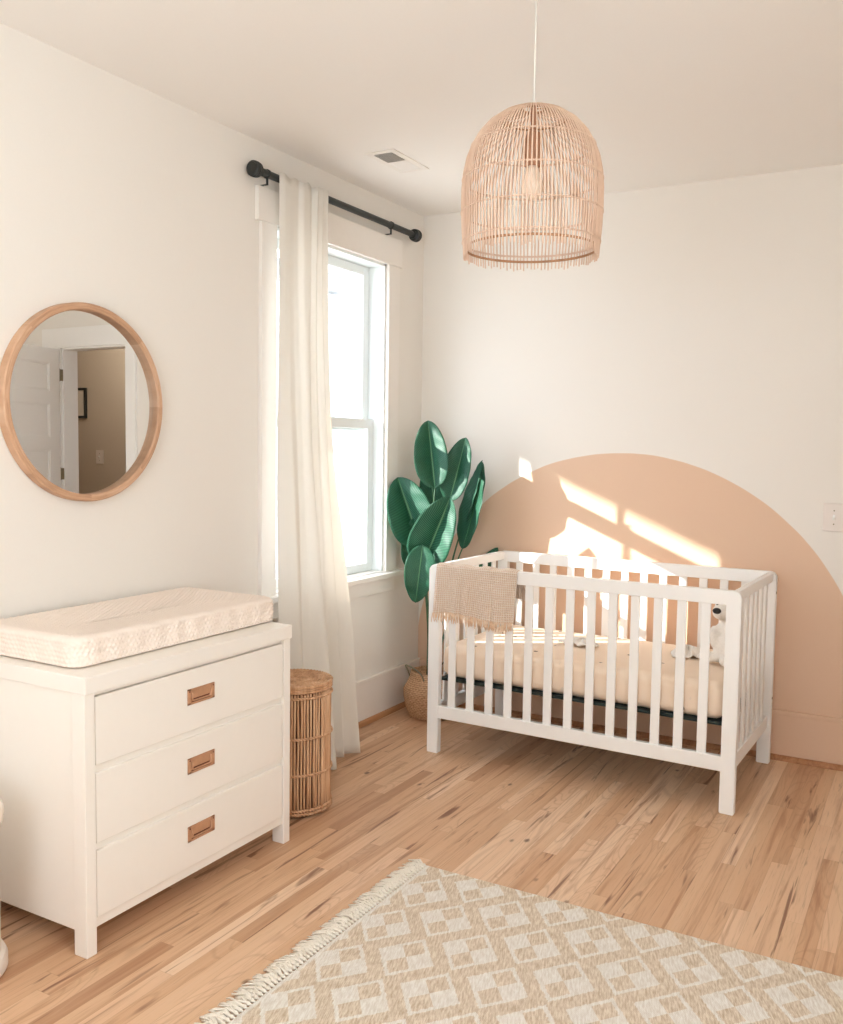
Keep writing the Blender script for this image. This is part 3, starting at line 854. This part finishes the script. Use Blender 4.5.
MB_in.build('liner', plain('hamper_inner', lin(110, 72, 48), .8), ham)
for z in (.016, .03, .165, .305, HH-.035):
    m = MB()
    for ph in range(2):
        pts = []
        n = NS*2
        for i in range(n):
            a = 2*PI*i/n; w = .0055*math.sin(PI*i*.5+ph*PI)
            pts.append((HX+(HR+.003+w)*math.cos(a), HY+(HR+.003+w)*math.sin(a), z+.003*math.cos(PI*i*.5+ph*PI)))
        m.tube(pts, .0040, 5, closed=True)
    m.build('band', M['wicker'], ham, True)
m = MB()
m.lathe([(.0005, HH-.015), (HR+.001, HH-.015), (HR+.001, HH+.004), (HR-.01, HH+.007), (.0005, HH+.009)], (HX, HY, 0), 48)
lid = m.build('lid', M['wicker'], ham, True, auto=40)
m = MB()
for i in range(9):   # coiled braid on top
    r = HR+.004-i*.0155
    n = max(16, int(2*PI*r/.007))
    z = HH+.0105+i*.0006
    for ph in range(2):
        pts = [(HX+(r+.004*math.sin(PI*k*.5+ph*PI))*math.cos(2*PI*k/n), HY+(r+.004*math.sin(PI*k*.5+ph*PI))*math.sin(2*PI*k/n), z+.003*math.cos(PI*k*.5+ph*PI)) for k in range(n)]
        m.tube(pts, .0036, 5, closed=True)
    if i < 8:
        nn = max(10, int(n*.45))
        for k in range(nn):
            a = 2*PI*k/nn; b = a+.10
            m.tube([(HX+(r-.003)*math.cos(a), HY+(r-.003)*math.sin(a), z+.001), (HX+(r-.0125)*math.cos(b), HY+(r-.0125)*math.sin(b), z+.0015)], .0028, 4)
for z in (HH-.012, HH-.003, HH+.006): m.ring((HX, HY, z), HR+.005, .0048, 64)
m.build('lid_braid', M['wicker'], lid, True)

# ---------------------------------------------------------------- crib
KX0, KX1, KY0, KY1, KZ = .505, 1.887, -.801, -.061, .875
crib = thing('crib', 'white slatted wooden crib in front of the painted arch', 'crib', ((KX0+KX1)/2, (KY0+KY1)/2, 0))
LW, LD = .056, .036
def post(x0, y0, outer):
    # rectangular post with its outer top corner rounded
    m = MB(); bm = m.bm; r = .03
    x1 = x0+LW; prof = [(x0, 0), (x1, 0)]
    if outer > 0: prof += [(x1, KZ-r)]+[(x1-r+r*math.cos(a*PI/12), KZ-r+r*math.sin(a*PI/12)) for a in range(1, 7)]+[(x0, KZ)]
    else: prof += [(x1, KZ)]+[(x0+r+r*math.cos(PI/2+a*PI/12), KZ-r+r*math.sin(PI/2+a*PI/12)) for a in range(0, 6)]+[(x0, KZ-r)]
    A = [bm.verts.new((x, y0, z)) for x, z in prof]; B = [bm.verts.new((x, y0+LD, z)) for x, z in prof]
    n = len(prof); bm.faces.new(A); bm.faces.new(list(reversed(B)))
    for i in range(n): bm.faces.new((A[i], B[i], B[(i+1) % n], A[(i+1) % n]))
    bmesh.ops.recalc_face_normals(bm, faces=bm.faces)
    bmesh.ops.bevel(bm, geom=[e for e in bm.edges if e.calc_face_angle(0) > .8], offset=.003, segments=2, affect='EDGES')
    return m.build('leg', M['crib'], crib)
for y in (KY0, KY1-LD):
    post(KX0, y, -1); post(KX1-LW, y, 1)
def long_side(y):
    m = MB(); a, b = KX0+LW, KX1-LW; yy = y+.004
    m.box(a-.004, b+.004, yy, yy+.028, .819, KZ, .003)
    s = m.build('long_side', M['crib'], crib)
    MB().box(a-.004, b+.004, yy, yy+.028, .165, .224, .003).build('bottom_rail', M['crib'], s)
    first = None
    for k in range(13):
        x = .624+(1.752-.624)*k/12
        if first is None: first = MB().box(x-.0185, x+.0185, yy+.008, yy+.020, .22, .822, .003).build('slat', M['crib'], s)
        else: dup(first, ((1.752-.624)*k/12, 0, 0), s)
    return s
long_side(KY0); long_side(KY1-LD)
def end_side(x):
    m = MB(); a, b = KY0+LD, KY1-LD
    m.box(x, x+.026, a-.004, b+.004, .832, KZ-.002, .003)
    s = m.build('end_panel', M['crib'], crib)
    MB().box(x, x+.026, a-.004, b+.004, .165, .224, .003).build('bottom_rail', M['crib'], s)
    first = None
    for k in range(6):
        y = a+(b-a)*(k+1)/7
        if first is None:
            first = MB().box(x+.007, x+.019, y-.0185, y+.0185, .22, .835, .003).build('slat', M['crib'], s); y0 = y
        else: dup(first, (0, y-y0, 0), s)
    return s
end_side(KX0+.012); end_side(KX1-.038)
MB().box(KX0+.045, KX1-.045, KY0+.04, KY1-.04, .335, .349, .002).build('mattress_support', M['dark_board'], crib)
for x in (KX0+.055, KX1-.063):
    for y in (KY0+.042, KY1-.062):
        MB().box(x, x+.008, y, y+.02, .24, .336, .002).build('support_bracket', M['crib'], crib)
for z in (.30, .78):
    MB().cyl((KX1, KY1-.018, z), (KX1+.0015, KY1-.018, z), .006, n=14).build('bolt', M['brass'], crib)
# mattress
m = MB(); mx0, mx1, my0, my1, mz0, mz1 = .550, 1.828, KY0+.042, KY1-.042, .349, .503
m.box(mx0, mx1, my0, my1, mz0, mz1, .045, 6)
mat = m.build('crib_mattress', M['sheet'], None, True)
tag(mat, 'crib mattress in a cream printed sheet lying inside the white crib', 'mattress')

# blanket over the front rail
bx0, bx1 = .550, .952
yo, yi = KY0-.007, KY0+.043
def bl(u, v):
    x = bx0+(bx1-bx0)*u; s = v*.60-.25          # s<0 front drop, >0 inside drop
    top = KZ+.006
    wav = .015*math.sin(u*17+.6)+.006*math.sin(u*33+1)+.003*math.sin(u*61)
    if s < -.025:
        d = -s-.025; q = min(1, d/.25)
        y = yo-.002-abs(wav)*q-.004*q*(1+math.sin(u*7)); z = top-.008-d*(1-.0*u)
        x += (.010*(1-u)*-1+.012*u*-1)*q+.006*math.sin(u*9)*q
        z += (.014*math.sin(u*5.2+.5)+.012*u)*q
    elif s < .025:
        a = (s+.025)/.05; y = yo-.002+(yi-yo+.004)*a; z = top-.008*(2*a-1)**2+.003*math.sin(u*23)+.0015
        y = y
    else:
        d = s-.025; q = min(1, d/.2)
        y = yi+.002+abs(wav)*q; z = top-.008-d*(.42+.05*math.sin(u*6)); x += .035*q*u
    return (x, y, z)
bk = MB().grid(bl, 70, 90, .004, True).build('throw_blanket', M['blanket'], None, True)
tag(bk, 'beige waffle blanket with fringe draped over the crib front rail', 'blanket')
m = MB()
for i in range(88):
    u = (i+.5)/88; p = Vector(bl(u, 0.0)); L = random.uniform(.028, .046); dx = random.uniform(-.012, .012)
    m.tube([p+Vector((0, 0, .004)), p+Vector((dx*.3, -.003, -L*.4)), p+Vector((dx, random.uniform(-.006, .004), -L))], [.0018, .0024, .0012], 5)
m.build('fringe', M['blanket_fringe'], bk, True)

# plush and loveys on the mattress
ZT = mz1
pl = thing('plush_toy', 'white plush animal with black nose sitting at the end of the crib mattress', 'plush toy', (1.765, -.41, ZT))
def blend(parts, name, mat, parent, res=.012):
    mb = bpy.data.metaballs.new(name); mb.resolution = res; mb.render_resolution = res; mb.threshold = .3
    for c, r, s in parts:
        e = mb.elements.new(type='ELLIPSOID'); e.co = c; e.radius = r; e.size_x, e.size_y, e.size_z = s
    ob = bpy.data.objects.new(name+'_m', mb); COL.objects.link(ob)
    dg = bpy.context.evaluated_depsgraph_get(); dg.update()
    me = bpy.data.meshes.new_from_object(ob.evaluated_get(dg)); bpy.data.objects.remove(ob)
    bm = MB(); bm.bm.from_mesh(me); bpy.data.meshes.remove(me)
    return bm.build(name, mat, parent, True)
bx, by = 1.762, -.415
body = blend([((bx, by, ZT+.075), .13, (.7, .62, .8)), ((bx-.005, by, ZT+.16), .10, (.6, .55, .7)),
              ((bx-.004, by-.01, ZT+.238), .115, (.74, .7, .7)), ((bx-.022, by-.06, ZT+.232), .075, (.7, .8, .62)),
              ((bx-.07, by-.03, ZT+.03), .06, (1.3, .6, .55)), ((bx+.01, by-.075, ZT+.03), .06, (.7, 1.2, .55)),
              ((bx-.055, by-.02, ZT+.12), .045, (.8, .7, 1.5)), ((bx+.04, by-.05, ZT+.12), .045, (.8, .8, 1.5))], 'body', M['plush'], pl)
for s in (-1, 1):
    Q = Matrix.Rotation(.5*s, 4, 'Y')
    MB().sphere((bx-.004+.05*s, by+.01*s, ZT+.29), (.02, .012, .024), 16, Q).build('ear', M['plush'], pl, True)
    MB().sphere((bx-.012+.026*s, by-.062+.006*s, ZT+.268), .006, 12).build('eye', M['nose'], pl, True)
MB().sphere((bx-.030, by-.106, ZT+.243), (.018, .013, .013), 16).build('nose', M['nose'], pl, True)
def lovey(name, label, cx, cy, rx, ry, h, seed):
    rnd = random.Random(seed); ph = [rnd.uniform(0, 6) for _ in range(6)]
    def f(u, v):
        a = 2*PI*u; r = v
        e = 1+.16*math.sin(3*a+ph[0])+.08*math.sin(7*a+ph[1])
        z = h*(1-r**2.2)*(.72+.28*math.sin(5*a+ph[2]+4*r))+.004+.006*r*(1+math.sin(9*a+ph[3]))
        return (cx+rx*e*r*math.cos(a), cy+ry*e*r*math.sin(a), ZT+.003+max(.002, z))
    o = MB().grid(f, 64, 14, .003).build(name, M['grey_cloth'], None, True)
    return tag(o, label, 'lovey')
lv1 = lovey('lovey_blanket', 'crumpled pale grey lovey lying against the white plush toy', 1.575, -.36, .075, .07, .045, 3)
lv2 = lovey('lovey_blanket', 'small flat pale lovey lying in the middle of the crib mattress', 1.10, -.42, .09, .055, .03, 5)

# the crib and all it carries stand a little out of square with the wall
TH = -.028; c0 = Vector(((KX0+KX1)/2, (KY0+KY1)/2, 0)); RMZ = Matrix.Rotation(TH, 3, 'Z')
for o in (crib, mat, bk, pl, lv1, lv2):
    o.location = c0+RMZ @ (o.location-c0); o.rotation_euler.z = TH

# ---------------------------------------------------------------- potted plant
BX, BY = .238, -.275
pot = thing('potted_plant', 'large leaved green banana plant in a woven belly basket by the window', 'plant', (BX, BY, 0))
bs = MB().lathe([(.0005, .003), (.100, .003), (.115, .012), (.132, .05), (.142, .10), (.146, .145), (.143, .155), (.130, .175), (.116, .205), (.109, .232), (.107, .243), (.098, .243), (.100, .23), (.106, .205), (.0005, .20)], (BX, BY, 0), 64).build('woven_basket', M['basket'], pot, True, origin=(BX, BY, 0))
for a0 in (math.radians(246), math.radians(66)):
    m = MB(); pts = []
    for k in range(13):
        t = k/12; a = a0+(t-.5)*1.2; rr = .110+.045*math.sin(PI*t); z = .205+.085*math.sin(PI*t)**.6
        pts.append((BX+rr*math.cos(a), BY+rr*math.sin(a), z))
    m.tube(pts, .0038, 6); m.build('basket_handle', M['handle_rope'], bs, True)
def bez(p0, p1, p2, t): return p0*(1-t)**2+p1*2*t*(1-t)+p2*t*t
def leaf(base, tip, width, n, bend=.05, fold=.35, asym=0.0, wp=.45, notch=0):
    """blade from base to tip, face normal n, halves folded up along the midrib"""
    base, tip, n = Vector(base), Vector(tip), Vector(n).normalized()
    ax = (tip-base); L = ax.length; axn = ax/L
    n = (n-axn*n.dot(axn)).normalized(); w = axn.cross(n)
    mid = (base+tip)/2+n*bend
    m = MB()
    def f(u, v):
        c = bez(base, mid, tip, v)
        s = (u-.5)*2
        env = (math.sin(PI*v**.86)**.64)*(1-.04*v) if 0 < v < 1 else 0
        half = width/2*env*(1+asym*s)
        rip = .0028*math.sin(v*26+s*3)*abs(s)
        if notch and abs(v-.62) < .03 and s > .55: half *= .9
        a = fold+.25*math.sin(v*3)
        lat = s*half*math.cos(a); lift = abs(s)*half*math.sin(a)-.35*half*s*s*math.sin(a)
        return c+w*lat+n*(lift+rip)
    return m.grid(f, 16, 40, .0008, True).build('leaf', M['leaf'], pot, True)
LV = [
 # base, tip, width, normal, bend, fold
 ((.275, -.335, 1.20), (.208, -.30, 1.545), .27, (.40, -.9, .1), -.03, .62),   # tall front leaf
 ((.335, -.29, 1.135), (.400, -.245, 1.46), .20, (.20, -.95, .05), -.02, .45),  # right of it
 ((.352, -.17, .88), (.440, -.125, 1.335), .20, (-.45, -.86, .1), -.03, .15),    # turned to the window, dark from the room
 ((.33, -.12, 1.0), (.425, -.10, 1.345), .14, (-.6, -.7, .1), -.02, .2),
 ((.190, -.31, .885), (.050, -.33, 1.25), .37, (.50, -.84, .12), -.035, .62),    # beside the window
 ((.175, -.25, 1.06), (.085, -.27, .77), .22, (.7, -.7, -.1), .04, .2),           # dark one under it
 ((.215, -.35, .80), (.395, -.395, 1.165), .36, (.36, -.92, .15), -.04, .66),    # front middle
 ((.245, -.40, .915), (.222, -.425, .62), .19, (.5, -.85, .2), .035, .35),       # hanging front
 ((.205, -.20, 1.02), (.150, -.17, 1.34), .16, (.45, -.9, 0), -.02, .25),         # dark between
 ((.33, -.14, .60), (.495, -.035, .885), .12, (.6, -.6, .5), .03, .2),             # behind the crib corner
]
for a in LV: leaf(*a)
for b in LV:
    p = Vector(b[0]); q = Vector((BX+(p.x-BX)*.12+random.uniform(-.02, .02), BY+(p.y-BY)*.12+random.uniform(-.02, .02), .2))
    if b[1][2] < b[0][2]:
        top = p+Vector((0, 0, .0))
    mid = Vector((q.x*.85+p.x*.15, q.y*.85+p.y*.15, .2+(p.z-.2)*.6))
    pts = [bez(q, mid, p, k/14) for k in range(15)]
    MB().tube(pts, [.0085-.005*k/14 for k in range(15)], 8).build('stem', M['stem'], pot, True)

# ---------------------------------------------------------------- rug
RX0, RX1, RY0_, RY1_ = 1.078, 3.25, -3.40, -1.822
rug = MB().box(RX0, RX1, RY0_, RY1_, .0005, .011, .003).build('area_rug', M['rug'])
tag(rug, 'ivory and tan diamond woven rug with fringed end on the wooden floor', 'rug')
m = MB(); y = RY1_-.004; rnd = random.Random(4)
while y > RY0_:
    for s in range(6):
        L = rnd.uniform(.052, .082); dy = rnd.uniform(-.024, .024); y0 = y+rnd.uniform(-.005, .005)
        pts = [(RX0+.004, y0*.3+y*.7, .008), (RX0-.012, y, .010), (RX0-.03, y0+dy*.4, .011+rnd.uniform(0, .010)), (RX0-L*.8, y0+dy*.8, .007+rnd.uniform(0, .005)), (RX0-L, y0+dy, .004)]
        m.tube(pts, [.0025, .0036, .003, .0028, .0018], 5)
    m.sphere((RX0-.010, y, .010), (.007, .0062, .006), 8)
    y -= .0155
m.build('fringe', M['fringe'], rug, True)

# ---------------------------------------------------------------- light
wd = bpy.data.worlds.new('World'); S.world = wd; wd.use_nodes = True
bg = wd.node_tree.nodes['Background']; bg.inputs[0].default_value = (.91, .98, 1.16, 1); bg.inputs[1].default_value = 5.1
def lamp_obj(name, kind, loc, energy, color, **kw):
    l = bpy.data.lights.new(name, kind); l.energy = energy; l.color = color
    for k, v in kw.items(): setattr(l, k, v)
    o = bpy.data.objects.new(name, l); COL.objects.link(o); o.location = loc; return o
sd = Vector((1.49, 1.0, -.636)).normalized()
sun = lamp_obj('sun', 'SUN', (-8, -6, 6), 13.0, (1.0, .965, .925), angle=math.radians(.6))
sun.rotation_euler = sd.to_track_quat('-Z', 'Y').to_euler()
a1 = lamp_obj('window_fill', 'AREA', ((FX0+FX1)/2, YF-.14, (RZ0+RZ1)/2), 39, (.78, .95, 1.0), shape='RECTANGLE', size=FX1-FX0, size_y=RZ1-RZ0)  # added fill light in the front opening, tilted up to lift the ceiling
a1.rotation_euler = Vector((0, 1, 2.0)).to_track_quat('-Z', 'Y').to_euler()
a2 = lamp_obj('window_fill', 'AREA', (XR+.14, (RY0+RY1)/2, (RZ0+RZ1)/2), 30, (.93, .98, .94), shape='RECTANGLE', size=RY1-RY0, size_y=RZ1-RZ0)  # added fill light in the right wall opening
a2.rotation_euler = Vector((-1, 0, .3)).to_track_quat('-Z', 'Y').to_euler()

hl = lamp_obj('hall_fill', 'POINT', (3.3, .62, 2.35), 10, (1.0, .93, .82), shadow_soft_size=.09)  # point light added to brighten the hallway, no fitting behind it

# ---------------------------------------------------------------- camera
cd = bpy.data.cameras.new('camera'); cam = bpy.data.objects.new('camera', cd); COL.objects.link(cam)
yw, pt, rl = .5136, -.0701, .0146
F = Vector((-math.sin(yw)*math.cos(pt), math.cos(yw)*math.cos(pt), math.sin(pt))); rt = Vector((math.cos(yw), math.sin(yw), 0)); up = rt.cross(F)
Rv = rt*math.cos(rl)+up*math.sin(rl); Uv = -rt*math.sin(rl)+up*math.cos(rl)
mw = Matrix((Rv, Uv, -F)).transposed().to_4x4(); mw.translation = (2.5243, -4.458, 1.4078)
cam.matrix_world = mw
cd.sensor_fit = 'VERTICAL'; cd.sensor_height = 24; cd.lens = 923.98/1024*24; cd.clip_start = .05
S.camera = cam

S.view_settings.view_transform = 'Standard'; S.view_settings.look = 'None'
S.view_settings.gamma = 1; S.view_settings.use_curve_mapping = False; S.view_settings.exposure = 0.11
S.cycles.use_denoising = True
S.cycles.max_bounces = 10; S.cycles.diffuse_bounces = 6; S.cycles.transparent_max_bounces = 16
S.cycles.sample_clamp_indirect = 6; S.cycles.caustics_reflective = False; S.cycles.caustics_refractive = False
